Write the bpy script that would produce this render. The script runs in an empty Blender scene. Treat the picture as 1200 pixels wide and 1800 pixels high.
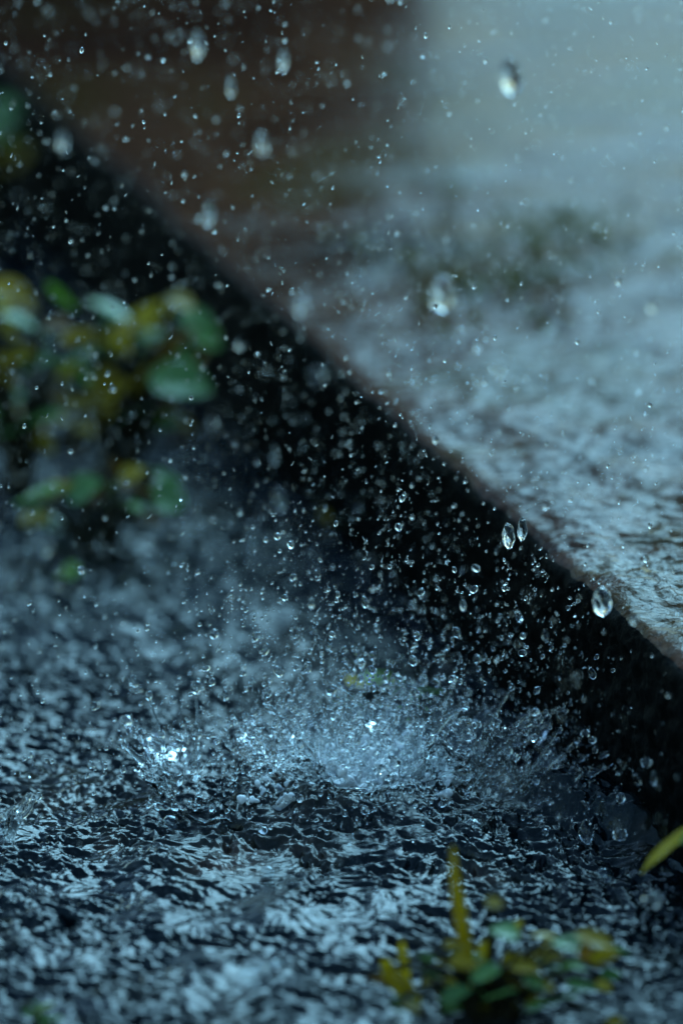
import bpy, bmesh, math, random
import numpy as np
from mathutils import Vector, Matrix, noise

rnd = random.Random(7)
NP = np.random.default_rng(11)
SC = bpy.context.scene
COL = SC.collection
R = math.radians

# ------------------------------------------------------------------ camera
PITCH, CAMH, LENS = R(20), 0.856, 200.0
FWD = Vector((0, math.cos(PITCH), -math.sin(PITCH)))
UPV = Vector((0, math.sin(PITCH), math.cos(PITCH)))
CAMP = Vector((0, 0, CAMH))
cd = bpy.data.cameras.new('camera')
cam = bpy.data.objects.new('camera', cd)
COL.objects.link(cam)
cam.location = CAMP
cam.rotation_euler = (math.pi / 2 - PITCH, 0, 0)
cd.lens = LENS
cd.sensor_width = 36
cd.sensor_fit = 'AUTO'
cd.clip_start, cd.clip_end = 0.05, 500
cd.dof.use_dof = True
cd.dof.focus_distance = 2.165
cd.dof.aperture_fstop = 3.8
SC.camera = cam


def ray(px, py):
    return FWD + Vector((1, 0, 0)) * ((px - 600) * 1e-4) + UPV * ((900 - py) * 1e-4)


def at(px, py, y):          # point of the ray through a photo pixel at the world depth y
    d = ray(px, py)
    return CAMP + d * (y / d.y)


def onz(px, py, z=0.0):
    d = ray(px, py)
    return CAMP + d * ((z - CAMH) / d.z)


def proj(p):
    q = Vector(p) - CAMP
    w = q.dot(FWD)
    return 600 + q.x / w * 1e4, 900 - q.dot(UPV) / w * 1e4, w


# ------------------------------------------------------------------ helpers
def tag(o, label=None, cat=None, group=None, kind=None):
    if label: o['label'] = label
    if cat: o['category'] = cat
    if group: o['group'] = group
    if kind: o['kind'] = kind
    return o


def link(name, me, mat=None, parent=None):
    o = bpy.data.objects.new(name, me)
    COL.objects.link(o)
    if mat: me.materials.append(mat)
    if parent: o.parent = parent
    return o


def empty(name, loc):
    o = bpy.data.objects.new(name, None)
    o.empty_display_size = .01
    COL.objects.link(o)
    o.location = loc
    return o


def np_mesh(name, verts, quads, smooth=True, tris=False):
    me = bpy.data.meshes.new(name)
    k = 3 if tris else 4
    n, f = len(verts), len(quads)
    me.vertices.add(n)
    me.vertices.foreach_set('co', np.ascontiguousarray(verts, dtype=np.float32).ravel())
    me.loops.add(f * k)
    me.loops.foreach_set('vertex_index', np.ascontiguousarray(quads, dtype=np.int32).ravel())
    me.polygons.add(f)
    me.polygons.foreach_set('loop_start', np.arange(0, f * k, k, dtype=np.int32))
    me.polygons.foreach_set('loop_total', np.full(f, k, dtype=np.int32))
    me.update(calc_edges=True)
    me.polygons.foreach_set('use_smooth', np.full(f, smooth, dtype=bool))
    me.update()
    return me


def grid_quads(nu, nv):      # index [i*nv+j]
    i, j = np.meshgrid(np.arange(nu - 1), np.arange(nv - 1), indexing='ij')
    a = (i * nv + j).ravel()
    return np.stack([a, a + nv, a + nv + 1, a + 1], 1)


def new_mat(name):
    m = bpy.data.materials.new(name)
    m.use_nodes = True
    nt = m.node_tree
    b = nt.nodes['Principled BSDF']
    return m, nt, b


def setp(b, **kw):
    for k, v in kw.items():
        b.inputs[k.replace('_', ' ')].default_value = v


def nz(nt, scale, detail=4, rough=.55, vec=None, dist=0.0):
    n = nt.nodes.new('ShaderNodeTexNoise')
    n.inputs['Scale'].default_value = scale
    n.inputs['Detail'].default_value = detail
    n.inputs['Roughness'].default_value = rough
    n.inputs['Distortion'].default_value = dist
    if vec: nt.links.new(vec, n.inputs['Vector'])
    return n


def ramp(nt, src, stops):
    r = nt.nodes.new('ShaderNodeValToRGB')
    el = r.color_ramp.elements
    while len(el) < len(stops): el.new(0.5)
    for e, (p, c) in zip(el, stops):
        e.position = p
        e.color = (*c, 1) if len(c) == 3 else c
    nt.links.new(src, r.inputs['Fac'])
    return r


def objcoord(nt, scale=None):
    t = nt.nodes.new('ShaderNodeNewGeometry')
    if scale is None: return t.outputs['Position']
    m = nt.nodes.new('ShaderNodeMapping')
    m.inputs['Scale'].default_value = scale
    nt.links.new(t.outputs['Position'], m.inputs['Vector'])
    return m.outputs['Vector']


def bump(nt, b, src, strength, dist):
    n = nt.nodes.new('ShaderNodeBump')
    n.inputs['Strength'].default_value = strength
    n.inputs['Distance'].default_value = dist
    nt.links.new(src, n.inputs['Height'])
    nt.links.new(n.outputs['Normal'], b.inputs['Normal'])
    return n


# ------------------------------------------------------------------ materials
def m_water():
    m, nt, b = new_mat('muddy_gutter_water')
    p = objcoord(nt)
    n1 = nz(nt, 16, 5, .6, p)
    r = ramp(nt, n1.outputs['Fac'], [(.30, (.001, .003, .005)), (.50, (.003, .007, .009)), (.60, (.016, .016, .013)), (.74, (.060, .034, .024))])
    nt.links.new(r.outputs['Color'], b.inputs['Base Color'])
    setp(b, Roughness=.03, IOR=1.40, Specular_IOR_Level=.36)
    n2 = nz(nt, 420, 2, .5, p, .6)
    bump(nt, b, n2.outputs['Fac'], .25, .001)
    return m


def m_film():
    m, nt, b = new_mat('wet_paving')
    p = objcoord(nt)
    n1 = nz(nt, 9, 6, .62, p)
    r = ramp(nt, n1.outputs['Fac'], [(.32, (.022, .009, .005)), (.5, (.086, .035, .018)), (.60, (.062, .034, .010)), (.72, (.118, .054, .030))])
    n3 = nz(nt, 260, 4, .7, p)
    r3 = ramp(nt, n3.outputs['Fac'], [(.30, (.35, .35, .35)), (.62, (1.15, 1.15, 1.15))])
    mx = nt.nodes.new('ShaderNodeMix'); mx.data_type = 'RGBA'; mx.blend_type = 'MULTIPLY'
    mx.inputs['Factor'].default_value = 1
    nt.links.new(r.outputs['Color'], mx.inputs['A']); nt.links.new(r3.outputs['Color'], mx.inputs['B'])
    nt.links.new(mx.outputs['Result'], b.inputs['Base Color'])
    setp(b, Roughness=.06, IOR=1.33, Specular_IOR_Level=.25)
    n2 = nz(nt, 500, 3, .6, p, .4)
    bump(nt, b, n2.outputs['Fac'], .35, .0012)
    return m


def m_kerb():
    m, nt, b = new_mat('black_wet_kerb_stone')
    p = objcoord(nt)
    n1 = nz(nt, 45, 6, .65, p)
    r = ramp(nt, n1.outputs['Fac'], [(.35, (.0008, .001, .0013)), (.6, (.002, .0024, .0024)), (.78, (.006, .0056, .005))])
    nt.links.new(r.outputs['Color'], b.inputs['Base Color'])
    setp(b, Roughness=.5, IOR=1.3, Specular_IOR_Level=.10)
    n2 = nz(nt, 700, 5, .7, p)
    bump(nt, b, n2.outputs['Fac'], .6, .0015)
    return m


def m_asphalt():
    m, nt, b = new_mat('wet_asphalt')
    p = objcoord(nt)
    n1 = nz(nt, 120, 5, .7, p)
    r = ramp(nt, n1.outputs['Fac'], [(.3, (.02, .022, .022)), (.7, (.06, .06, .058))])
    nt.links.new(r.outputs['Color'], b.inputs['Base Color'])
    setp(b, Roughness=.25)
    return m


def m_wood():
    m, nt, b = new_mat('dark_stained_timber')
    p = objcoord(nt, (60, 60, 4))
    n1 = nz(nt, 1, 5, .6, p)
    r = ramp(nt, n1.outputs['Fac'], [(.3, (.07, .014, .006)), (.7, (.15, .032, .014))])
    nt.links.new(r.outputs['Color'], b.inputs['Base Color'])
    setp(b, Roughness=.6)
    return m


def m_clear(name='clear_water', tint=(.95, .985, 1.0), rough=0.0, tw=1.0):
    m, nt, b = new_mat(name)
    setp(b, Base_Color=(*tint, 1), Roughness=rough, IOR=1.333)
    b.inputs['Transmission Weight'].default_value = tw
    return m


def m_leaf(name, c1, c2, rough=.27):
    m, nt, b = new_mat(name)
    p = objcoord(nt)
    n1 = nz(nt, 70, 4, .6, p)
    r = ramp(nt, n1.outputs['Fac'], [(.35, c1), (.65, c2)])
    nt.links.new(r.outputs['Color'], b.inputs['Base Color'])
    setp(b, Roughness=rough, IOR=1.5)
    n2 = nz(nt, 380, 3, .6, p)
    bp = bump(nt, b, n2.outputs['Fac'], .3, .001)
    tr = nt.nodes.new('ShaderNodeBsdfTranslucent'); nt.links.new(r.outputs['Color'], tr.inputs['Color'])
    ms = nt.nodes.new('ShaderNodeMixShader'); ms.inputs['Fac'].default_value = .45
    nt.links.new(b.outputs['BSDF'], ms.inputs[1]); nt.links.new(tr.outputs['BSDF'], ms.inputs[2])
    nt.links.new(ms.outputs['Shader'], nt.nodes['Material Output'].inputs['Surface'])
    return m


M = dict(
    water=m_water(), film=m_film(), kerb=m_kerb(), asphalt=m_asphalt(), wood=m_wood(),
    clear=m_clear(), rain=m_clear('rain_water', (.97, .99, 1.0), .05), froth=m_clear('aerated_water', (1.0, 1.0, 1.0), .06, .14),
    green=m_leaf('green_leaf', (.085, .20, .050), (.18, .33, .10)),
    bright=m_leaf('bright_green_leaf', (.07, .17, .015), (.12, .24, .022)),
    olive=m_leaf('olive_leaf', (.26, .17, .003), (.42, .27, .005), .4),
    yellow=m_leaf('yellow_leaf', (.46, .31, .003), (.60, .41, .006), .45),
    brown=m_leaf('brown_leaf', (.11, .05, .006), (.17, .08, .009), .45),
    stem=m_leaf('brown_stem', (.014, .012, .003), (.030, .022, .005), .5),
    moss=m_leaf('dark_moss', (.075, .070, .012), (.13, .11, .02), .8),
    mossb=m_leaf('brown_moss', (.11, .055, .012), (.16, .08, .02), .8),
)

# ------------------------------------------------------------------ wave fields
def spectrum(n, L, lo, hi, seed, aniso=1.0):
    """A periodic random height field (n x n over L metres), wavelengths lo..hi, unit rms slope."""
    g = np.random.default_rng(seed)
    f = np.fft.fftfreq(n, L / n)
    fx, fy = np.meshgrid(f, f, indexing='ij')
    k = np.hypot(fx * aniso, fy / aniso) + 1e-9
    lam = 1 / k
    amp = np.exp(-((np.log(lam) - .5 * np.log(lo * hi)) / (.5 * np.log(hi / lo))) ** 2) * lam ** 2
    s = np.fft.fft2(g.standard_normal((n, n))) * amp
    h = np.fft.ifft2(s).real
    gx = (np.roll(h, -1, 0) - h) / (L / n)
    gy = (np.roll(h, -1, 1) - h) / (L / n)
    return h / math.sqrt((gx ** 2 + gy ** 2).mean() / 2), L


def sample(field, x, y, rot=0.0):
    h, L = field
    n = h.shape[0]
    c, s = math.cos(rot), math.sin(rot)
    u = ((c * x - s * y) / L * n) % n
    v = ((s * x + c * y) / L * n) % n
    i, j = np.floor(u).astype(int), np.floor(v).astype(int)
    fu, fv = u - i, v - j
    i %= n; j %= n
    i1, j1 = (i + 1) % n, (j + 1) % n
    return (h[i, j] * (1 - fu) * (1 - fv) + h[i1, j] * fu * (1 - fv) + h[i, j1] * (1 - fu) * fv + h[i1, j1] * fu * fv)


F_small = spectrum(1024, .33, .0020, .0046, 1, 1.2)
F_mid = spectrum(1024, .46, .0038, .016, 2, 1.3)
F_big = spectrum(512, .93, .03, .08, 3)
F_warp = spectrum(512, .61, .02, .05, 4)
F_gate = spectrum(512, 1.1, .018, .06, 5)
F_calm = spectrum(256, 1.3, .10, .25, 6)

F_streak = spectrum(512, .83, .02, .06, 7)

# kerb line
HK = .08
KA = np.array([.126, 1.959]); KD = np.array([-.109, 2.618]) - KA; KD /= np.linalg.norm(KD)
KN = np.array([KD[1], -KD[0]])         # to the right of the line: onto the paving


def st(x, y):
    dx, dy = x - KA[0], y - KA[1]
    return dx * KD[0] + dy * KD[1], dx * KN[0] + dy * KN[1]


def xy(s, t):
    return KA[0] + s * KD[0] + t * KN[0], KA[1] + s * KD[1] + t * KN[1]


def rings(X, Y, H, xs, ys, n, seed, box, amp):
    g = random.Random(seed)
    for _ in range(n):
        cx, cy = g.uniform(box[0], box[1]), g.uniform(box[2], box[3])
        r0 = g.uniform(.001, .014); w = g.uniform(.0025, .0045); lam = g.uniform(.0035, .0065)
        a = amp * g.uniform(.4, 1.2) * lam / .005 * (1 - .5 * r0 / .016)
        rr = r0 + 3 * w
        i0, i1 = np.searchsorted(xs, [cx - rr, cx + rr]); j0, j1 = np.searchsorted(ys, [cy - rr, cy + rr])
        if i1 - i0 < 3 or j1 - j0 < 3: continue
        d = np.hypot(X[i0:i1, j0:j1] - cx, Y[i0:i1, j0:j1] - cy)
        H[i0:i1, j0:j1] += a * np.cos(2 * math.pi * (d - r0) / lam) * np.exp(-((d - r0) / w) ** 2)


def ridge(X, Y, p0, p1, h, wf, wb, soft=.012):
    """A swell with a steep near side: crest line p0-p1, height h."""
    d = np.array(p1) - np.array(p0); L = np.linalg.norm(d); d /= L
    nn = np.array([-d[1], d[0]])
    if nn[1] < 0: nn = -nn
    a = (X - p0[0]) * d[0] + (Y - p0[1]) * d[1]
    b = (X - p0[0]) * nn[0] + (Y - p0[1]) * nn[1]
    e = np.clip(np.minimum(a, L - a) / soft, -3, 3)
    along = 1 / (1 + np.exp(-2.2 * e))
    return h * along * np.where(b < 0, np.exp(-(b / wf) ** 2), np.exp(-(b / wb) ** 2))


# splash centres, read once from the photograph and used by every part of the splash
C_MAIN = onz(640, 1400)
C_LEFT = onz(385, 1415)
C_EDGE = onz(-8, 1480)
C_KERB = onz(905, 1405)


def water_height(X, Y):
    W = .010
    wx = sample(F_warp, X, Y) * .22
    wy = sample(F_warp, Y + .3, X) * .22
    a, b = X + wx, Y + wy
    gate = np.clip(.82 + 52 * sample(F_gate, X * .8, Y * 1.2) + 9 * sample(F_calm, X, Y), .34, 1.45)
    s = sample(F_small, a, b)
    m = sample(F_mid, a, b, .5)
    m = m - .0006 * np.abs(m / .0016) ** 1.5
    return (s * .33 + m * .50) * gate + sample(F_big, X, Y, 1.1) * .06 + sample(F_warp, X, Y, .8) * .07


def build_water():
    xs = np.arange(-.25, .2501, .0006)
    ys = np.concatenate([np.arange(1.74, 2.30, .0007), np.arange(2.30, 2.7, .0013), np.arange(2.7, 3.7001, .0030)])
    X, Y = np.meshgrid(xs, ys, indexing='ij')
    H = water_height(X, Y)
    rings(X, Y, H, xs, ys, 170, 5, (-.22, .16, 1.76, 2.5), .0009)
    r1 = onz(905, 1385); r2 = onz(1150, 1475)
    H += ridge(X, Y, (r1.x, r1.y), (r2.x, r2.y), .013, .007, .03, .018) * (1 + 12 * np.clip(sample(F_big, X, Y, .4) * .5, -.06, .06))
    r1 = onz(380, 1440); r2 = onz(520, 1475)
    H += ridge(X, Y, (r1.x, r1.y), (r2.x, r2.y), .005, .006, .03)
    r1 = onz(680, 1490); r2 = onz(860, 1500)
    H += ridge(X, Y, (r1.x, r1.y), (r2.x, r2.y), .004, .006, .03)
    for c, rr, hh in ((C_MAIN, .034, .010), (C_LEFT, .020, .004)):
        d = np.hypot(X - c.x, Y - c.y)
        H += hh * np.exp(-((d - rr * .7) / (rr * .45)) ** 2)
    e = np.minimum(np.minimum(X + .25, .25 - X), np.minimum(Y - 1.74, 3.7 - Y))
    H *= np.clip(e / .03, 0, 1)
    V = np.stack([X, Y, H], -1).reshape(-1, 3)
    Q = grid_quads(len(xs), len(ys))
    # calm water beyond, butted to the detailed sheet
    x0, x1, y0, y1 = xs[0], xs[-1], ys[0], ys[-1]
    ex = [(-8, x0, -3, 12), (x1, x1 + .8, -3, 1.9), (x0, x1, -3, y0), (x0, x1, y1, 4.4)]
    V2, Q2 = [], []
    for a, b, c, d in ex:
        k = len(V) + len(V2)
        V2 += [(a, c, 0), (b, c, 0), (b, d, 0), (a, d, 0)]
        Q2.append((k, k + 1, k + 2, k + 3))
    me = np_mesh('gutter_water', np.concatenate([V, np.array(V2)]), np.concatenate([Q, np.array(Q2)]))
    o = link('gutter_water', me, M['water'])
    tag(o, 'dark choppy rainwater filling the gutter below the kerb', kind='structure')


def film_height(X, Y, t):
    r = np.clip((t - .006) / .008, 0, 1)
    a = X + sample(F_warp, X, Y) * .2
    return (sample(F_small, a * .8, Y * 1.2) * .13 + sample(F_mid, a * .7, Y * 1.2, .15) * .12 + sample(F_big, X, Y, 1.1) * .035) * r * np.clip(2.2 - (Y - 2.0) * 2.7, .14, 2.2) + sample(F_streak, X * .18, Y) * .045 * r * np.clip((Y - 2.3) * 3, 0, 1)


def build_paving():
    s = np.concatenate([np.arange(-.30, .40, .0012), np.arange(.40, 1.6, .0025)])
    t = np.concatenate([np.arange(.03, .20, .0011), np.arange(.20, .75, .0022)])
    S, T = np.meshgrid(s, t, indexing='ij')
    X, Y = xy(S, T)
    H = HK + film_height(X, Y, T) * np.clip(np.minimum(.75 - T, np.minimum(S + .30, 1.6 - S)) / .03, 0, 1)
    V = np.stack([X, Y, H], -1).reshape(-1, 3)
    Q = grid_quads(len(s), len(t))[:, ::-1]
    V2, Q2 = [], []
    for a, b, c, d in ((-5, s[0], .03, 9), (s[-1], 9, .03, 9), (s[0], s[-1], t[-1], 9)):
        k = len(V) + len(V2)
        for u, w in ((a, c), (b, c), (b, d), (a, d)):
            x, y = xy(u, w); V2.append((x, y, HK))
        Q2.append((k + 3, k + 2, k + 1, k))
    me = np_mesh('pavement', np.concatenate([V, np.array(V2)]), np.concatenate([Q, np.array(Q2)]))
    o = link('pavement', me, M['film'])
    tag(o, 'grey paving under a thin rippling film of rain', kind='structure')


def build_kerb():
    s = np.concatenate([[-5.0], np.arange(-.30, 1.3, .0016), [9.0]])
    # profile: up the face, round the arris, along the top
    prof = [(0.004 * (1 - q), -.03 + q * (HK - .008 + .03)) for q in np.linspace(0, 1, 62)]
    prof += [(.008 - .008 * math.cos(a), HK - .008 + .008 * math.sin(a)) for a in np.linspace(.12, math.pi / 2, 9)]
    prof += [(q, HK) for q in np.linspace(.0092, .03, 18)]
    prof = np.array(prof)
    S, I = np.meshgrid(s, np.arange(len(prof)), indexing='ij')
    T, Z = prof[I, 0], prof[I, 1]
    f1 = spectrum(512, .4, .006, .02, 21); f2 = spectrum(512, .8, .04, .15, 22); f3 = spectrum(512, .3, .003, .006, 23)
    edge = np.clip((T - .002) / .02, 0, 1)
    near = ((S > -.29) & (S < 1.29))
    d = (sample(f1, S, Z * 1.0) * .20 + sample(f2, S, Z) * .03 + sample(f3, S, Z + T) * .25) * (1 - edge) * near
    X, Y = xy(S, T - d)
    Hf = film_height(X, Y, T)
    Zs = Z + np.where(T > .006, Hf * near, 0) - .6 * np.abs(d) * (Z > HK - .012) * near
    V = np.stack([X, Y, Zs], -1).reshape(-1, 3)
    Q = grid_quads(len(s), len(prof))[:, ::-1]
    me = np_mesh('kerb', V, Q)
    me.materials.append(M['kerb']); me.materials.append(M['film'])
    j = np.tile(np.arange(len(prof) - 1), len(s) - 1)
    me.polygons.foreach_set('material_index', (j > 65).astype(np.int32))
    o = link('kerb', me)
    tag(o, 'near black wet stone kerb running diagonally away between water and paving', kind='structure')


def build_ground():
    me = np_mesh('road', np.array([(-90, -90, -.03), (90, -90, -.03), (90, 120, -.03), (-90, 120, -.03)]), np.array([(0, 1, 2, 3)]))
    tag(link('road', me, M['asphalt']), 'wet asphalt road under the rainwater', kind='structure')


build_ground(); build_water(); build_paving(); build_kerb()


# ------------------------------------------------------------------ timber gatepost beyond the frame: its reflection is the dark band top left
def box_bm(bm, x0, x1, y0, y1, z0, z1, bev=.006):
    r = bmesh.ops.create_cube(bm, size=1)
    for v in r['verts']:
        v.co = Vector(((x0 + x1) / 2 + v.co.x * (x1 - x0), (y0 + y1) / 2 + v.co.y * (y1 - y0), (z0 + z1) / 2 + v.co.z * (z1 - z0)))
    es = {e for v in r['verts'] for e in v.link_edges}
    bmesh.ops.bevel(bm, geom=list(es), offset=bev, segments=2, affect='EDGES')


def bm_obj(name, bm, mat, parent=None, smooth=False):
    me = bpy.data.meshes.new(name)
    bm.to_mesh(me); bm.free()
    if smooth:
        me.polygons.foreach_set('use_smooth', np.ones(len(me.polygons), dtype=bool))
    return link(name, me, mat, parent)


POST_X0, POST_X1, POST_Y, POST_H = -.36, .052, 3.10, .64
pr = empty('timber_post', (0, 0, 0))
bm = bmesh.new()
box_bm(bm, POST_X0, POST_X1, POST_Y, POST_Y + .4, .075, POST_H)
bm_obj('shaft', bm, M['wood'], pr)
bm = bmesh.new()
box_bm(bm, POST_X0 - .015, POST_X1 + .015, POST_Y - .015, POST_Y + .415, POST_H + .002, POST_H + .035)
bm_obj('cap', bm, M['wood'], pr)
tag(pr, 'wide dark brown timber post standing on the far paving', 'post')


# ------------------------------------------------------------------ plants
def leaf_mesh(A, B, w, up, curl=.12, seed=0, fold=.22):
    g = random.Random(seed)
    A, B, up = Vector(A), Vector(B), Vector(up)
    ax = B - A; L = ax.length; ax.normalize()
    side = ax.cross(up).normalized(); nrm = side.cross(ax).normalized()
    nu, nv = 13, 7
    V = []
    for i in range(nu):
        u = i / (nu - 1)
        wid = w * .5 * (math.sin(math.pi * u ** .85) ** .8 * .97 + .03) * (1 + .05 * g.uniform(-1, 1))
        sag = -curl * L * (u ** 2) + curl * L * .9 * u
        for j in range(nv):
            v = j / (nv - 1) * 2 - 1
            V.append(A + ax * (u * L) + side * (v * wid) + nrm * (sag + abs(v) * wid * fold + .01 * L * math.sin(9 * u + 4 * v + seed)))
    return np_mesh('leaf', np.array([tuple(p) for p in V]), grid_quads(nu, nv))


def tube_mesh(pts, radii, name='stem', seg=8):
    V, Q = [], []
    pts = [Vector(p) for p in pts]
    for i, p in enumerate(pts):
        d = (pts[min(i + 1, len(pts) - 1)] - pts[max(i - 1, 0)]).normalized()
        a = d.orthogonal().normalized() if abs(d.x) < .9 else d.cross(Vector((0, 0, 1))).normalized()
        a = d.cross(Vector((1, .3, 0))).normalized(); b = d.cross(a)
        for k in range(seg):
            t = 2 * math.pi * k / seg
            V.append(p + (a * math.cos(t) + b * math.sin(t)) * radii[i])
    n = len(pts)
    for i in range(n - 1):
        for k in range(seg):
            Q.append((i * seg + k, i * seg + (k + 1) % seg, (i + 1) * seg + (k + 1) % seg, (i + 1) * seg + k))
    V += [pts[0], pts[-1]]
    me = bpy.data.meshes.new(name)
    F = [tuple(q) for q in Q] + [(k, (k + 1) % seg, len(V) - 2)[::-1] for k in range(seg)] + [((n - 1) * seg + k, (n - 1) * seg + (k + 1) % seg, len(V) - 1) for k in range(seg)]
    me.from_pydata([tuple(p) for p in V], [], F)
    me.polygons.foreach_set('use_smooth', np.ones(len(me.polygons), dtype=bool))
    return me


def bend(a, b, sag, n=7):
    a, b = Vector(a), Vector(b)
    return [a.lerp(b, i / (n - 1)) + Vector((0, 0, sag * math.sin(math.pi * i / (n - 1)))) for i in range(n)]


WK = 1.38


def plant(name, label, cat, root_px, y, leaves, stems=True, group=None, stem_r=.0012, auto_stem='stem'):
    """leaves: (px0, py0, px1, py1, width_px, material[, dy[, tilt]]) read at depth y (+dy)."""
    root = onz(*root_px) if y is None else Vector((at(root_px[0], root_px[1], y).x, y, 0))
    pr = empty(name, root)
    tag(pr, label, cat, group)
    sc = proj(root)[2] * 1e-4
    for i, lf in enumerate(leaves):
        x0, y0, x1, y1, w, mt = lf[:6]
        dy = lf[6] if len(lf) > 6 else rnd.uniform(-.015, .015)
        tilt = lf[7] if len(lf) > 7 else .55
        A = at(x0, y0, root.y + dy); B = at(x1, y1, root.y + dy + rnd.uniform(-.012, .012))
        A.z = max(A.z, .004); B.z = max(B.z, .004)
        up = Vector((rnd.uniform(-.3, .3), rnd.uniform(-.6, .2) + (tilt - .55), .9))
        o = link('leaf', leaf_mesh(A - root, B - root, w * sc * WK, up, rnd.uniform(.05, .22), i * 7 + 3), M[mt], pr)
        if stems:
            s = link('stem', tube_mesh(bend(Vector((rnd.uniform(-.004, .004), rnd.uniform(-.004, .004), -.006)), A - root, .006 + .15 * abs(A.x - root.x)), [stem_r * (1.25 - .08 * k) for k in range(7)]), M['stem'], pr)
    return pr


def filler(x0, x1, y0, y1, n):
    out = []
    for _ in range(n):
        x, y, a, L = rnd.uniform(x0, x1), rnd.uniform(y0, y1), rnd.uniform(-1, 1), rnd.uniform(50, 95)
        out.append((x - L / 2 * math.cos(a), y + L / 2 * math.sin(a), x + L / 2 * math.cos(a), y - L / 2 * math.sin(a), rnd.uniform(14, 28), rnd.choice(['olive', 'yellow', 'brown', 'olive', 'green', 'bright', 'stem']), rnd.uniform(0, .03), rnd.uniform(-.6, .3)))
    return out


plant('weed', 'tall weed with broad teal and yellow leaves against the dark kerb', 'weed', (215, 780), 2.40, [
    (150, 528, 240, 578, 46, 'green'), (222, 604, 305, 528, 50, 'yellow'), (312, 552, 390, 612, 54, 'green'),
    (122, 640, 222, 612, 46, 'green'), (262, 660, 372, 688, 62, 'green'), (376, 596, 338, 648, 34, 'olive'),
    (198, 748, 265, 716, 52, 'green'), (300, 640, 232, 690, 40, 'olive'), (240, 560, 200, 600, 30, 'olive'),
    (150, 700, 230, 672, 44, 'olive'), (330, 690, 270, 730, 40, 'brown'), (205, 640, 160, 690, 36, 'olive'),
    (295, 520, 340, 545, 30, 'olive')] + filler(150, 350, 570, 800, 32), stem_r=.0016)
plant('weed', 'blurred weed with teal and olive leaves cut by the left picture edge', 'weed', (30, 800), 2.38, [
    (-20, 548, 92, 596, 54, 'green'), (82, 566, 126, 582, 34, 'brown'), (36, 752, 112, 728, 66, 'green'),
    (-10, 640, 70, 612, 44, 'olive'), (-20, 705, 42, 724, 44, 'olive'), (66, 690, 120, 650, 40, 'stem'),
    (-20, 500, 60, 530, 40, 'olive'), (90, 620, 40, 660, 36, 'green'), (-15, 770, 40, 760, 44, 'green'), (60, 680, 130, 705, 36, 'brown')] + filler(-10, 140, 520, 800, 28), stem_r=.0016)
plant('weed', 'low weed with pale teal leaves lying near the water at left', 'weed', (180, 960), 2.30, [
    (28, 886, 112, 858, 60, 'green'), (118, 878, 180, 846, 48, 'green'), (184, 884, 256, 902, 52, 'green'),
    (262, 862, 326, 890, 52, 'green'), (212, 858, 276, 872, 40, 'brown'), (212, 846, 254, 822, 34, 'olive'),
    (86, 935, 122, 912, 36, 'bright'), (190, 930, 250, 905, 40, 'stem'), (40, 930, 90, 900, 40, 'olive')] + filler(40, 300, 830, 930, 14))
plant('weed', 'small bright green sprig standing alone in the churned water', 'weed', (130, 1045), None, [
    (100, 1008, 142, 1000, 34, 'bright'), (142, 1020, 112, 1036, 22, 'bright')])
plant('weed', 'far teal and olive leafed weed at the upper left edge', 'weed', (0, 430), 2.74, [
    (-30, 230, 36, 190, 70, 'green'), (-20, 250, 30, 225, 60, 'green'), (-20, 275, 52, 262, 60, 'olive'),
    (-20, 310, 40, 290, 50, 'olive'), (20, 300, 60, 260, 40, 'yellow'), (-30, 330, 20, 318, 40, 'bright')], stem_r=.002)
plant('floating_leaf', 'small green and olive leaf lying at the foot of the dark kerb', 'leaf', (590, 930), None, [
    (560, 918, 622, 908, 40, 'olive'), (590, 910, 626, 924, 30, 'green')], stems=False)
plant('floating_leaf', 'tiny dark green leaf against the black kerb face above the splash', 'leaf', (765, 1075), None, [
    (748, 1042, 784, 1030, 34, 'bright')], stems=False)
plant('floating_leaf', 'green leaf with a yellow tip just behind the splash', 'leaf', (650, 1225), None, [
    (610, 1202, 640, 1206, 28, 'yellow', 0.0), (634, 1206, 688, 1212, 30, 'bright', .004)], stems=False)
plant('floating_leaf', 'dull teal leaf between the splash and the kerb', 'leaf', (750, 1240), None, [
    (705, 1228, 780, 1216, 48, 'green')], stems=False)

fl = [(668, 1684, 704, 1756, 24, 'olive', .0, -.5), (706, 1650, 718, 1726, 13, 'olive', .0, -.5), (684, 1700, 740, 1768, 20, 'olive', .0, -.5), (738, 1740, 804, 1690, 24, 'olive'),
      (868, 1628, 908, 1652, 34, 'green'), (932, 1644, 990, 1650, 15, 'yellow'), (980, 1650, 1012, 1672, 38, 'green'),
      (932, 1690, 988, 1712, 36, 'green'), (826, 1718, 880, 1706, 34, 'green'), (930, 1668, 974, 1690, 24, 'yellow'),
      (880, 1700, 930, 1740, 30, 'olive'), (1010, 1640, 1080, 1668, 26, 'olive'), (1040, 1660, 1110, 1680, 24, 'green'),
      (850, 1760, 910, 1740, 34, 'green'), (900, 1770, 960, 1750, 30, 'olive'), (1015, 1655, 1030, 1690, 26, 'brown'),
      (770, 1760, 830, 1740, 28, 'green'), (860, 1650, 850, 1700, 24, 'olive'), (730, 1700, 760, 1730, 20, 'green'),
      (800, 1700, 850, 1680, 22, 'green'), (905, 1640, 918, 1620, 18, 'yellow'), (700, 1760, 740, 1780, 26, 'olive')]
for k in range(46):
    x, y = rnd.gauss(880, 88), rnd.gauss(1722, 38)
    a = rnd.uniform(-.5, .8)
    L = rnd.uniform(34, 64)
    fl.append((x, y, x + L * math.cos(a), y + L * math.sin(a) * .6, rnd.uniform(11, 24), rnd.choice(['green', 'olive', 'olive', 'yellow', 'green', 'brown', 'olive', 'bright']), rnd.uniform(-.015, .015), rnd.uniform(-.5, .5)))
fw = plant('weed', 'foreground clump of olive and teal leaves round one tall yellow stalk', 'weed', (860, 1790), None, fl, stem_r=.0009)
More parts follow.
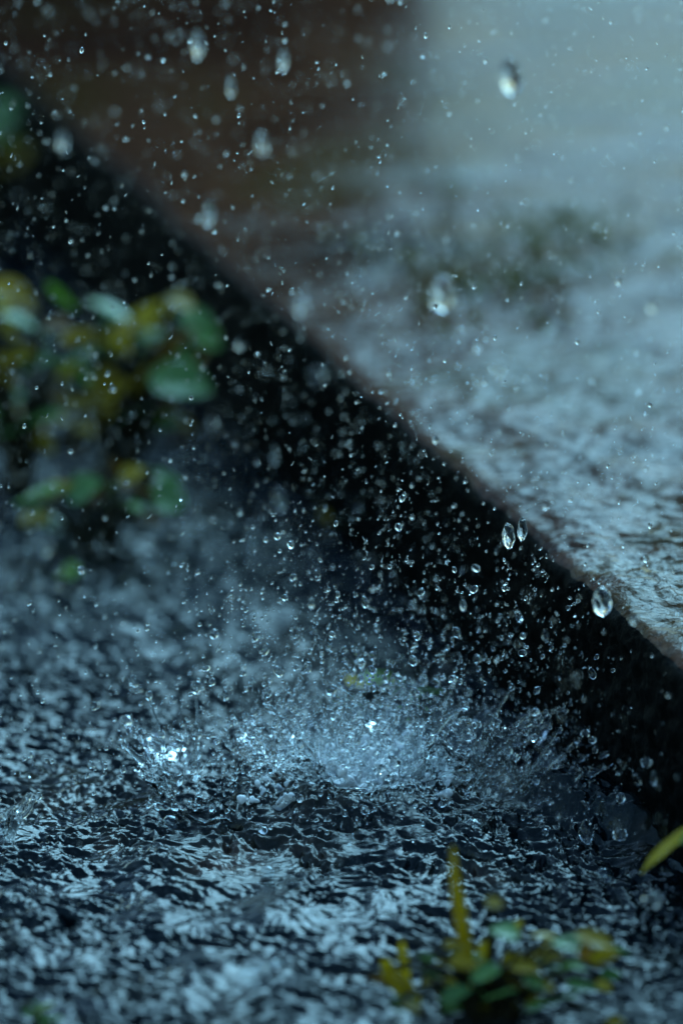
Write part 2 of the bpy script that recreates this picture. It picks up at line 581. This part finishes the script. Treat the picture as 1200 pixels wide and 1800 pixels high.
ro = Vector(fw.location)
sp = [at(p, q, ro.y + .004) - ro for p, q in ((826, 1760), (824, 1715), (818, 1672), (812, 1630), (806, 1592), (800, 1556), (797, 1520), (795, 1490))]
link('stalk', tube_mesh(sp, [.0026, .0027, .0027, .0026, .0024, .0020, .0013, .0005]), M['yellow'], fw)

plant('leaf_blade', 'yellow and green blade of grass leaning in from the right edge', 'grass blade', (1215, 1560), 1.87, [
    (1232, 1452, 1124, 1534, 32, 'yellow', 0.0, .4), (1290, 1400, 1192, 1484, 28, 'green', -.002, .4)], stems=False)
plant('weed', 'small dark green sprig at the bottom left corner', 'weed', (80, 1815), None, [
    (55, 1790, 95, 1765, 30, 'bright'), (70, 1800, 110, 1790, 28, 'green'), (40, 1810, 75, 1795, 26, 'green')])

# moss on the far paving
def moss(px, py, wx, wy, n, mats, label):
    c = onz(px, py, HK)
    subs = [(wx * rnd.gauss(0, .5), wy * rnd.gauss(0, .5)) for _ in range(26)]
    V, Q, mi = [], [], []
    for q in range(n):
        cx, cy = rnd.choice(subs)
        x, y = cx + rnd.gauss(0, .16) * wx, cy + rnd.gauss(0, .16) * wy
        hgt = .003 + .003 * rnd.random()
        s = rnd.uniform(.003, .007); t = rnd.uniform(0, 6.283)
        dx, dy = s * math.cos(t), s * math.sin(t)
        k = len(V)
        V += [(x - dx * .3, y - dy * .3, hgt - .004), (x + dy * .3, y - dx * .3, hgt - .001), (x + dx, y + dy, hgt + rnd.uniform(0, .004)), (x - dy * .3, y + dx * .3, hgt)]
        Q.append((k, k + 1, k + 2, k + 3)); mi.append(rnd.randrange(2))
    me = np_mesh('moss', np.array(V), np.array(Q))
    for m in mats: me.materials.append(M[m])
    me.polygons.foreach_set('material_index', np.array(mi, dtype=np.int32))
    o = link('moss', me); o.location = c
    tag(o, label, kind='stuff')


moss(945, 440, .058, .085, 170, ['moss', 'moss'], 'broad dark green moss patch on the far grey paving')
moss(840, 515, .034, .06, 130, ['mossb', 'moss'], 'small brown moss patch beside the dark reflection on the paving')


# ------------------------------------------------------------------ splashes: liquid shapes fused by a voxel remesh
def add_blob(bm, c, r, sx=1, sz=1):
    bmesh.ops.create_icosphere(bm, subdivisions=2, radius=1, matrix=Matrix.Translation(c) @ Matrix.Diagonal((r * sx, r, r * sz, 1)))


def add_tube(bm, pts, radii, seg=8):
    me = tube_mesh(pts, radii, 'tmp', seg)
    bm.from_mesh(me); bpy.data.meshes.remove(me)


def add_crown(bm, c, r0, r1, h, th, seed, a0=0.0, a1=2 * math.pi, fingers=11, lean=(0, 0)):
    """A flaring ragged sheet of water with fingers along its lip."""
    g = random.Random(seed)
    nu = 72
    full = a1 - a0 > 6.28
    ph = [g.uniform(0, 6.28) for _ in range(6)]
    rows = 10
    O, I = [], []
    for i in range(nu + (0 if full else 1)):
        a = a0 + (a1 - a0) * i / nu
        hv = h * (.72 + .20 * math.sin(2 * a + ph[0]) + .16 * math.sin(5 * a + ph[1]) + .14 * abs(math.sin(fingers * a / 2 + ph[2])) ** 3)
        if not full: hv *= max(.12, math.sin(math.pi * i / nu) ** .6)
        fl = 1 + .12 * math.sin(3 * a + ph[3]) + .08 * math.sin(7 * a + ph[4])
        for k in range(rows):
            q = k / (rows - 1)
            r = r0 + (r1 * fl - r0) * q ** 1.5
            p = Vector((r * math.cos(a) + lean[0] * q * q, r * math.sin(a) + lean[1] * q * q, -.003 + (hv + .003) * q ** .85))
            n = Vector((math.cos(a), math.sin(a), .35)).normalized()
            t = th * (1.3 - .8 * q)
            O.append(c + p + n * t * .5); I.append(c + p - n * t * .5)
    m = len(O) // rows
    vo = [bm.verts.new(p) for p in O]; vi = [bm.verts.new(p) for p in I]
    rng = range(m) if full else range(m - 1)
    for i in rng:
        j = (i + 1) % m
        for k in range(rows - 1):
            bm.faces.new((vo[i * rows + k], vo[j * rows + k], vo[j * rows + k + 1], vo[i * rows + k + 1]))
            bm.faces.new((vi[i * rows + k + 1], vi[j * rows + k + 1], vi[j * rows + k], vi[i * rows + k]))
        k = rows - 1
        bm.faces.new((vo[i * rows + k], vo[j * rows + k], vi[j * rows + k], vi[i * rows + k]))
        bm.faces.new((vi[i * rows], vi[j * rows], vo[j * rows], vo[i * rows]))
    if not full:
        for i in (0, m - 1):
            for k in range(rows - 1):
                f = (vo[i * rows + k], vo[i * rows + k + 1], vi[i * rows + k + 1], vi[i * rows + k])
                bm.faces.new(f if i == 0 else f[::-1])
    # fingers with beads, rooted on the lip
    for f in range(fingers):
        i = g.randrange(m)
        base = (O[i * rows + rows - 1] + I[i * rows + rows - 1]) / 2
        dn = (base - (O[i * rows + rows - 3] + I[i * rows + rows - 3]) / 2).normalized()
        L = h * g.uniform(.2, .7); rr = th * g.uniform(.6, 1.0)
        mid = base + dn * L * .5 + Vector((g.uniform(-1, 1), g.uniform(-1, 1), .3)) * L * .15
        tip = base + dn * L + Vector((0, 0, -.1 * L))
        add_tube(bm, [base - dn * .002, base, mid, tip], [rr, rr, rr * .8, rr * .6], 6)
        add_blob(bm, tip, rr * g.uniform(1.2, 2.0))


TEX = bpy.data.textures.new('ripple_clouds', 'CLOUDS'); TEX.noise_scale = .006; TEX.noise_depth = 2
TEX2 = bpy.data.textures.new('fine_clouds', 'CLOUDS'); TEX2.noise_scale = .0028; TEX2.noise_depth = 1


def liquid(name, bm, mat, parent, voxel=.0007, d1=.0025, d2=.0010, smooth=2):
    bmesh.ops.recalc_face_normals(bm, faces=bm.faces)
    o = bm_obj(name, bm, mat, parent, True)
    r = o.modifiers.new('fuse', 'REMESH'); r.mode = 'VOXEL'; r.voxel_size = voxel; r.use_smooth_shade = True
    s = o.modifiers.new('soften', 'SMOOTH'); s.iterations = smooth; s.factor = .5
    for t, d in ((TEX, d1), (TEX2, d2)):
        if d:
            m = o.modifiers.new('ripple', 'DISPLACE'); m.texture = t; m.strength = d; m.mid_level = .5; m.texture_coords = 'LOCAL'
    return o


def splash(name, label, c):
    e = empty(name, c)
    return tag(e, label, 'splash')


Z0 = Vector((0, 0, 0))
# the main burst
ms = splash('splash', 'large frothing burst of water in the middle of the gutter', C_MAIN)
bm = bmesh.new()
add_crown(bm, Vector((-.004, 0, 0)), .016, .034, .026, .0016, 31, fingers=9)
liquid('crown', bm, M['clear'], ms, .0006, .0013, .0005, 4)
bm = bmesh.new()
add_crown(bm, Vector((-.026, .012, 0)), .010, .024, .022, .0015, 32, fingers=7)
liquid('crown', bm, M['clear'], ms, .0006, .0013, .0005, 4)
bm = bmesh.new()
add_crown(bm, Vector((.030, .014, 0)), .012, .030, .030, .0015, 33, fingers=8)
liquid('crown', bm, M['clear'], ms, .0006, .0013, .0005, 4)
bm = bmesh.new()
g = random.Random(4)
for k in range(15):
    a, q = g.uniform(0, 6.283), math.sqrt(g.random())
    c = Vector((.036 * q * math.cos(a) - .004, .018 * q * math.sin(a) - .004, 0))
    r0 = g.uniform(.003, .008)
    add_crown(bm, c, r0, r0 * g.uniform(1.5, 2.4), g.uniform(.008, .020) * (1.15 - .5 * q), g.uniform(.0009, .0016), 300 + k, fingers=g.randint(3, 7), lean=(g.uniform(-.005, .005), g.uniform(-.003, .003)))
for k in range(420):
    a, q = g.uniform(0, 6.283), math.sqrt(g.random())
    z = .026 * (1 - q) * g.random() + .001
    add_blob(bm, Vector((.042 * q * math.cos(a) - .004, .020 * q * math.sin(a) - .005, z)), g.uniform(.0004, .0012), g.uniform(.7, 2.2), g.uniform(.7, 1.6))
liquid('froth', bm, M['froth'], ms, .0005, .0022, .0014, 1)
bm = bmesh.new()
for k in range(18):
    a = g.uniform(0, 6.283); q = g.uniform(.3, 1)
    b = Vector((.042 * q * math.cos(a), .024 * q * math.sin(a), .004))
    tip = b * 1.25 + Vector((g.uniform(-.01, .01), g.uniform(-.006, .006), g.uniform(.012, .040)))
    r = g.uniform(.0005, .0011)
    add_tube(bm, [b, b.lerp(tip, .5) + Vector((g.uniform(-.002, .002), 0, .002)), tip], [r * 1.5, r, r * .7], 6)
    add_blob(bm, tip, r * g.uniform(1.2, 2.2))
liquid('jets', bm, M['clear'], ms, .0006, .001, .0008, 1).name = 'water_jet'

# the open crown to its left, with two thin jets
ls = splash('splash', 'open bowl shaped splash crown with thin jets at the left of the burst', C_LEFT)
bm = bmesh.new()
add_crown(bm, Z0, .020, .030, .021, .0016, 41, R(105), R(300), 12)
liquid('crown', bm, M['clear'], ls, .0006, .0012, .0004, 4)
bm = bmesh.new()
add_crown(bm, Vector((.003, .002, 0)), .018, .027, .013, .0016, 43, R(195), R(395), 6)
liquid('rim', bm, M['clear'], ls, .0006, .0012, .0004, 4)
for pts, rr in (([(345, 1330), (346, 1290), (347, 1250), (345, 1208)], .0014), ([(290, 1330), (284, 1290), (270, 1250), (262, 1222)], .0010)):
    P = [at(p, q, C_LEFT.y + .012) - C_LEFT for p, q in pts]
    bm = bmesh.new()
    add_tube(bm, [Vector((P[0].x, P[0].y, -.002))] + P, [rr * 1.8, rr * 1.3, rr * .75, rr * .6, rr * .6], 8)
    add_blob(bm, P[-1], rr * 1.6, 1, 1.25)
    add_blob(bm, P[0] + Vector((0, 0, .001)), rr * 1.5)
    add_blob(bm, P[1] + Vector((0, 0, .0)), rr * 1.7)
    liquid('water_jet', bm, M['clear'], ls, .00045, .0006, .0004, 2)

# spray thrown against the kerb
ks = splash('splash', 'sheet of spray thrown against the foot of the dark kerb', C_KERB)
bm = bmesh.new()
add_crown(bm, Z0, .012, .030, .026, .0014, 51, R(-40), R(150), 13, (.006, .004))
liquid('crown', bm, M['clear'], ks, .0006, .0013, .0005, 4)
bm = bmesh.new()
for k in range(11):
    b = Vector((g.uniform(-.012, .008), g.uniform(-.006, .012), .003))
    tip = b + Vector((g.uniform(-.008, .026), g.uniform(-.008, .008), g.uniform(.008, .034)))
    r = g.uniform(.0004, .0010)
    add_tube(bm, [b, b.lerp(tip, .5), tip], [r * 1.6, r, r * .6], 6)
    add_blob(bm, tip, r * g.uniform(1.2, 2.4))
liquid('water_jet', bm, M['clear'], ks, .0006, .001, .0008, 1)

# small one cut by the left edge, and the bright lip in the foreground
es = splash('splash', 'small upright splash cut by the left picture edge', C_EDGE)
bm = bmesh.new()
add_crown(bm, Z0, .006, .010, .015, .0014, 61, fingers=7)
liquid('crown', bm, M['clear'], es, .0006, .0012, .0008)
cf = onz(462, 1712)
rs = splash('splash', 'short bright curl of water lying in the near foreground', cf)
bm = bmesh.new()
add_tube(bm, [Vector(p) for p in ((-.010, -.002, .000), (-.006, -.001, .002), (0, 0, .003), (.005, .002, .0035), (.009, .006, .002))], [.0006, .0012, .0014, .0012, .0005], 10)
liquid('curl', bm, M['clear'], rs, .0005, .0008, .0003)

# bubbles riding on the water
for px, py, r, lb in ((832, 1468, .0050, 'large clear bubble on the dark water right of the burst'), (520, 1448, .0036, 'clear bubble at the near foot of the burst'),
                      (300, 1452, .0032, 'clear bubble on the water below the open splash crown'), (470, 1540, .0030, 'small bubble on choppy water in front of the splashes'),
                      (1062, 1545, .0034, 'bubble floating near the yellow grass blade')):
    bm = bmesh.new()
    for rr, fl in ((r, 1), (r * .94, -1)):
        q = bmesh.ops.create_uvsphere(bm, u_segments=32, v_segments=20, radius=rr)
        fs = {f for v in q['verts'] for f in v.link_faces}
        if fl < 0: bmesh.ops.reverse_faces(bm, faces=list(fs))
    o = bm_obj('bubble', bm, M['clear'], None, True)
    o.location = onz(px, py) + Vector((0, 0, r * .35))
    tag(o, lb, 'bubble')

# ------------------------------------------------------------------ rain
def drop_mesh(r, stretch, seed, sub=4, wob=.10, tail=0.0):
    bm = bmesh.new()
    bmesh.ops.create_icosphere(bm, subdivisions=sub, radius=1)
    for v in bm.verts:
        n = noise.noise(v.co * (1.3 if wob < .2 else 1.9) + Vector((seed * 3.1, 0, 0)))
        z = v.co.z
        k = 1 + wob * n
        if tail and z > .2: k *= 1 - tail * (z - .2) ** 1.2
        v.co = Vector((v.co.x * k, v.co.y * k, z * stretch * (1 + wob * .5 * n))) * r
    return bm


big = [  # px, py, width px, height px, depth y, label
    (348, 78, 26, 52, 2.287, 'tall clear raindrop against the black top of the picture, leftmost of three there'),
    (498, 105, 19, 40, 2.261, 'slim clear raindrop against the black top, nearest the pale paving'),
    (406, 151, 19, 40, 2.253, 'slim clear raindrop in the dark band, lowest of three there'),
    (898, 135, 46, 60, 2.295, 'large round raindrop before the pale grey paving at the top'),
    (110, 246, 22, 38, 2.329, 'blurred raindrop by the far kerb edge beside the teal leaves'),
    (460, 252, 22, 42, 2.329, 'soft blurred raindrop in the brown reflection below the dark band'),
    (368, 376, 24, 46, 2.253, 'bright raindrop just above the far end of the kerb'),
    (777, 515, 50, 60, 2.261, 'largest raindrop, hanging before the brown moss on the paving'),
    (530, 538, 26, 34, 2.362, 'pale out of focus raindrop over the kerb edge'),
    (838, 606, 12, 42, 2.211, 'thin upright raindrop just below the largest raindrop'),
    (482, 800, 16, 38, 2.215, 'thin raindrop above the bright one left of the kerb'),
    (490, 878, 28, 44, 2.236, 'bright raindrop left of the small green leaf by the kerb'),
    (893, 942, 28, 46, 2.030, 'bright raindrop over the kerb edge, left one of a touching pair'),
    (917, 930, 22, 60, 2.045, 'bright raindrop over the kerb edge, right one of a touching pair'),
    (1058, 1058, 40, 52, 1.980, 'bright wide raindrop in front of the near kerb edge'),
    (558, 660, 34, 34, 2.329, 'dim soft raindrop at the kerb edge above the dark face'),
    (1145, 535, 20, 30, 2.278, 'blurred raindrop before the paving near the right edge'),
    (472, 1148, 18, 22, 2.194, 'small round white drop left above the burst'),
    (1030, 1462, 32, 40, 1.980, 'clear pear shaped drop in the dark hollow under the kerb, left one of two'),
    (1089, 1466, 30, 30, 1.965, 'clear leaning drop in the dark hollow under the kerb, right one of two'),
    (1090, 1403, 20, 22, 1.965, 'small bright bead on the crest of the brown swell'),
    (641, 1424, 18, 20, 1.990, 'bright round bead at the near foot of the burst'),
    (949, 1438, 14, 16, 2.000, 'small bright bead left of the dark hollow under the kerb'),
    (1135, 1340, 24, 22, 1.960, 'irregular drop before the kerb face above the brown swell'),
    (1118, 1370, 16, 30, 1.950, 'slanting slim drop under the irregular drop by the kerb'),
    (1148, 1368, 14, 28, 1.945, 'slim upright drop close to the foot of the kerb'),
    (822, 1216, 18, 18, 2.070, 'clear ring like drop above the spray by the kerb'),
    (1145, 1582, 38, 38, 1.860, 'big pale out of focus drop under the yellow grass blade'),
    (620, 1180, 14, 14, 2.060, 'white bead just above the yellow tipped leaf'),
]
for i, (px, py, w, h, y, lb) in enumerate(big):
    p = at(px, py, y)
    sc = (p - CAMP).dot(FWD) * 1e-4
    r = w * sc * .5 * (.84 if h < 1.4 * w else .78)
    bm = drop_mesh(r, min(2.7, max(.85, h / w * (1 if h < 1.15 * w else 1.3))), i, 4, .26, .35 if i in (18, 19) else 0)
    o = bm_obj('raindrop', bm, M['rain'], None, True)
    o.location = p
    o.rotation_euler = (rnd.uniform(-.1, .1), rnd.uniform(-.08, .08) + (.5 if i in (19, 24) else 0), rnd.uniform(0, 6))
    tag(o, lb, 'raindrop', 'raindrops and beads large enough to tell apart')

# splashed droplets: real points in the air over the gutter and the paving
pts = []
def try_add(p, r):
    s_, t_ = st(p.x, p.y)
    if p.z < .004 + r: return
    if t_ > -.004 and p.z < HK + .003 + r: return
    px, py, w = proj(p)
    if not (-30 < px < 1230 and -30 < py < 1830): return
    pts.append((p, r, px, py))


def lograd(lo, hi): return math.exp(rnd.uniform(math.log(lo), math.log(hi)))
def rad():
    q = rnd.random()
    return lograd(.00018, .00045) if q < .62 else lograd(.00045, .00085) if q < .93 else lograd(.00085, .0015)


for _ in range(3200):          # burst: dense near the water, thinning upwards
    c = rnd.choices([C_MAIN, C_KERB, C_LEFT, C_MAIN], [5, 3, 1.2, 3])[0]
    sx, sz = (.034, .020) if rnd.random() < .5 else (.065, .05)
    try_add(Vector((rnd.gauss(c.x, sx), rnd.gauss(c.y, .035), abs(rnd.gauss(0, sz)))), rad())
for _ in range(2800):          # thrown high in front of the kerb
    try_add(Vector((rnd.gauss(.055, .06), rnd.gauss(2.10, .10), abs(rnd.gauss(.05, .075)))), rad() * .85)
for _ in range(9500):          # fine spray filling the air
    try_add(Vector((rnd.uniform(-.17, .17), rnd.gauss(2.22, .16), rnd.uniform(0, .42))), rad() * .75)
for k in range(30):            # beads strung along ballistic arcs out of the burst
    c = rnd.choice([C_MAIN, C_MAIN, C_KERB, C_LEFT])
    az = rnd.uniform(0, 6.283); vx = rnd.uniform(.02, .10); hz = rnd.uniform(.03, .12)
    t0 = rnd.uniform(.1, .35)
    for q in range(rnd.randint(10, 26)):
        t = t0 + q * rnd.uniform(.022, .03)
        try_add(Vector((c.x + vx * math.cos(az) * t + rnd.gauss(0, .0012), c.y + .5 * vx * math.sin(az) * t + rnd.gauss(0, .0012), hz * 4 * t * (1 - t) + rnd.gauss(0, .001))), rad() * .85)
for _ in range(1600):          # the boiling heart of the burst
    try_add(Vector((rnd.gauss(C_MAIN.x - .003, .022), rnd.gauss(C_MAIN.y, .014), abs(rnd.gauss(.006, .010)))), rad() * 1.1)
for _ in range(1500):          # beads bouncing low over the farther gutter
    try_add(Vector((rnd.uniform(-.16, .05), rnd.uniform(2.22, 2.60), .004 + abs(rnd.gauss(0, .014)))), rad() * 1.35)
for _ in range(650):           # clear beads hanging sharp in the plane of the burst
    try_add(Vector((rnd.gauss(.0, .055), rnd.gauss(2.03, .03), .002 + abs(rnd.gauss(.006, .030)))), lograd(.0005, .0013))
for _ in range(700):
    c = rnd.choice([onz(560, 1400), onz(720, 1390)])
    try_add(Vector((rnd.gauss(c.x, .020), rnd.gauss(c.y, .02), abs(rnd.gauss(.03, .022)))), rad() * 1.2)
pts.sort(key=lambda q: -q[1] / (q[0] - CAMP).length)

TEMPL = []
for k in range(6):
    TEMPL.append(drop_mesh(1.0, 1.0 + .12 * k, 40 + k, 3, .16))
TM = []
for k, b in enumerate(TEMPL):
    me = bpy.data.meshes.new('splash_droplet'); b.to_mesh(me); b.free()
    me.polygons.foreach_set('use_smooth', np.ones(len(me.polygons), dtype=bool))
    me.materials.append(M['clear']); TM.append(me)


def zone(px, py):
    ke = 1180 - (1200 - px) * .89
    if py < ke: return ('clear water droplet in the air before the grey wet paving', 'droplets before the grey paving')
    if py < ke + 300 and px > 420 and py < 1280: return ('clear water droplet flying in front of the black kerb face', 'droplets before the black kerb face')
    if py < 1000: return ('clear water droplet in the air over the leaves and far gutter', 'droplets over the leaves and far gutter')
    return ('clear water droplet flung up over the churned gutter water', 'droplets over the churned gutter water')


NI = 270
for i, (p, r, px, py) in enumerate(pts[:NI]):
    o = bpy.data.objects.new('splash_droplet', TM[rnd.randrange(6)])
    COL.objects.link(o)
    o.location = p; o.scale = (r, r, r * rnd.uniform(.9, 1.25))
    o.rotation_euler = (rnd.gauss(0, .5), rnd.gauss(0, .5), rnd.uniform(0, 6))
    lb, gp = zone(px, py)
    tag(o, lb, 'droplet', gp)
# the rest: finer than anyone would count
bm = bmesh.new(); bmesh.ops.create_icosphere(bm, subdivisions=2, radius=1)
bm.verts.ensure_lookup_table()
bv = np.array([v.co[:] for v in bm.verts]); bf = np.array([[v.index for v in f.verts] for f in bm.faces]); bm.free()
bm = bmesh.new(); bmesh.ops.create_icosphere(bm, subdivisions=1, radius=1)
bv1 = np.array([v.co[:] for v in bm.verts]); bf1 = np.array([[v.index for v in f.verts] for f in bm.faces]); bm.free()
VV, FF, base = [], [], 0
for k, (p, r, px, py) in enumerate(pts[NI:]):
    st_ = rnd.uniform(1.6, 4.2) if r < .00042 else rnd.uniform(1.0, 1.6)
    rot = np.array(Matrix.Rotation(rnd.gauss(.15, .45), 3, 'Y') @ Matrix.Rotation(rnd.gauss(0, .5), 3, 'X'))
    b_, f_ = (bv1, bf1) if r < .0003 else (bv, bf)
    q = (b_ * np.array([r * .8, r * .8, r * .8 * st_])) @ rot.T + np.array(p)
    FF.append(f_ + base); base += len(b_); VV.append(q)
o = link('spray', np_mesh('spray', np.concatenate(VV), np.concatenate(FF), True, True), M['clear'])
tag(o, 'fine spray of tiny water drops filling the air', 'spray', kind='stuff')
print('droplets', len(pts))

# ------------------------------------------------------------------ light
SUN_EL, SUN_AZ = R(42), R(20)
w = bpy.data.worlds.new('World'); SC.world = w; w.use_nodes = True
nt = w.node_tree
sky = nt.nodes.new('ShaderNodeTexSky')
sky.sky_type = 'NISHITA'; sky.sun_disc = False
sky.sun_elevation = SUN_EL; sky.sun_rotation = SUN_AZ
sky.air_density, sky.dust_density, sky.ozone_density = 1.4, .6, 2.5
tn = nt.nodes.new('ShaderNodeMix'); tn.data_type = 'RGBA'; tn.blend_type = 'MULTIPLY'
tn.inputs['Factor'].default_value = 1; tn.inputs['B'].default_value = (.64, .95, 1.02, 1)
nt.links.new(sky.outputs['Color'], tn.inputs['A']); tcn = nt.nodes.new('ShaderNodeTexCoord')
cl = nz(nt, 2.6, 6, .55, tcn.outputs['Generated'], .3)       # broken rain clouds
cr = ramp(nt, cl.outputs['Fac'], [(.40, (.45, .48, .50)), (.52, (.9, .9, .9)), (.66, (1.6, 1.6, 1.6))])
t2 = nt.nodes.new('ShaderNodeMix'); t2.data_type = 'RGBA'; t2.blend_type = 'MULTIPLY'; t2.inputs['Factor'].default_value = 1
nt.links.new(tn.outputs['Result'], t2.inputs['A']); nt.links.new(cr.outputs['Color'], t2.inputs['B'])
nt.links.new(t2.outputs['Result'], nt.nodes['Background'].inputs['Color'])
nt.nodes['Background'].inputs['Strength'].default_value = .06
sl = bpy.data.lights.new('sun', 'SUN'); so = bpy.data.objects.new('sun', sl); COL.objects.link(so)
sl.energy = 1.5; sl.angle = R(42); sl.color = (.33, .74, 1.0)
sd = Vector((math.sin(SUN_AZ) * math.cos(SUN_EL), math.cos(SUN_AZ) * math.cos(SUN_EL), math.sin(SUN_EL)))
so.rotation_euler = (-sd).to_track_quat('-Z', 'Y').to_euler()
so.location = sd * 20

vs = SC.view_settings
vs.view_transform = 'Standard'; vs.look = 'None'; vs.gamma = 1; vs.exposure = 1.7; vs.use_curve_mapping = False
SC.cycles.max_bounces = 10
SC.cycles.transmission_bounces = 10
SC.cycles.glossy_bounces = 4
SC.cycles.diffuse_bounces = 2
SC.cycles.caustics_reflective = True
SC.cycles.caustics_refractive = True
SC.cycles.blur_glossy = 1.0
SC.cycles.sample_clamp_indirect = 12
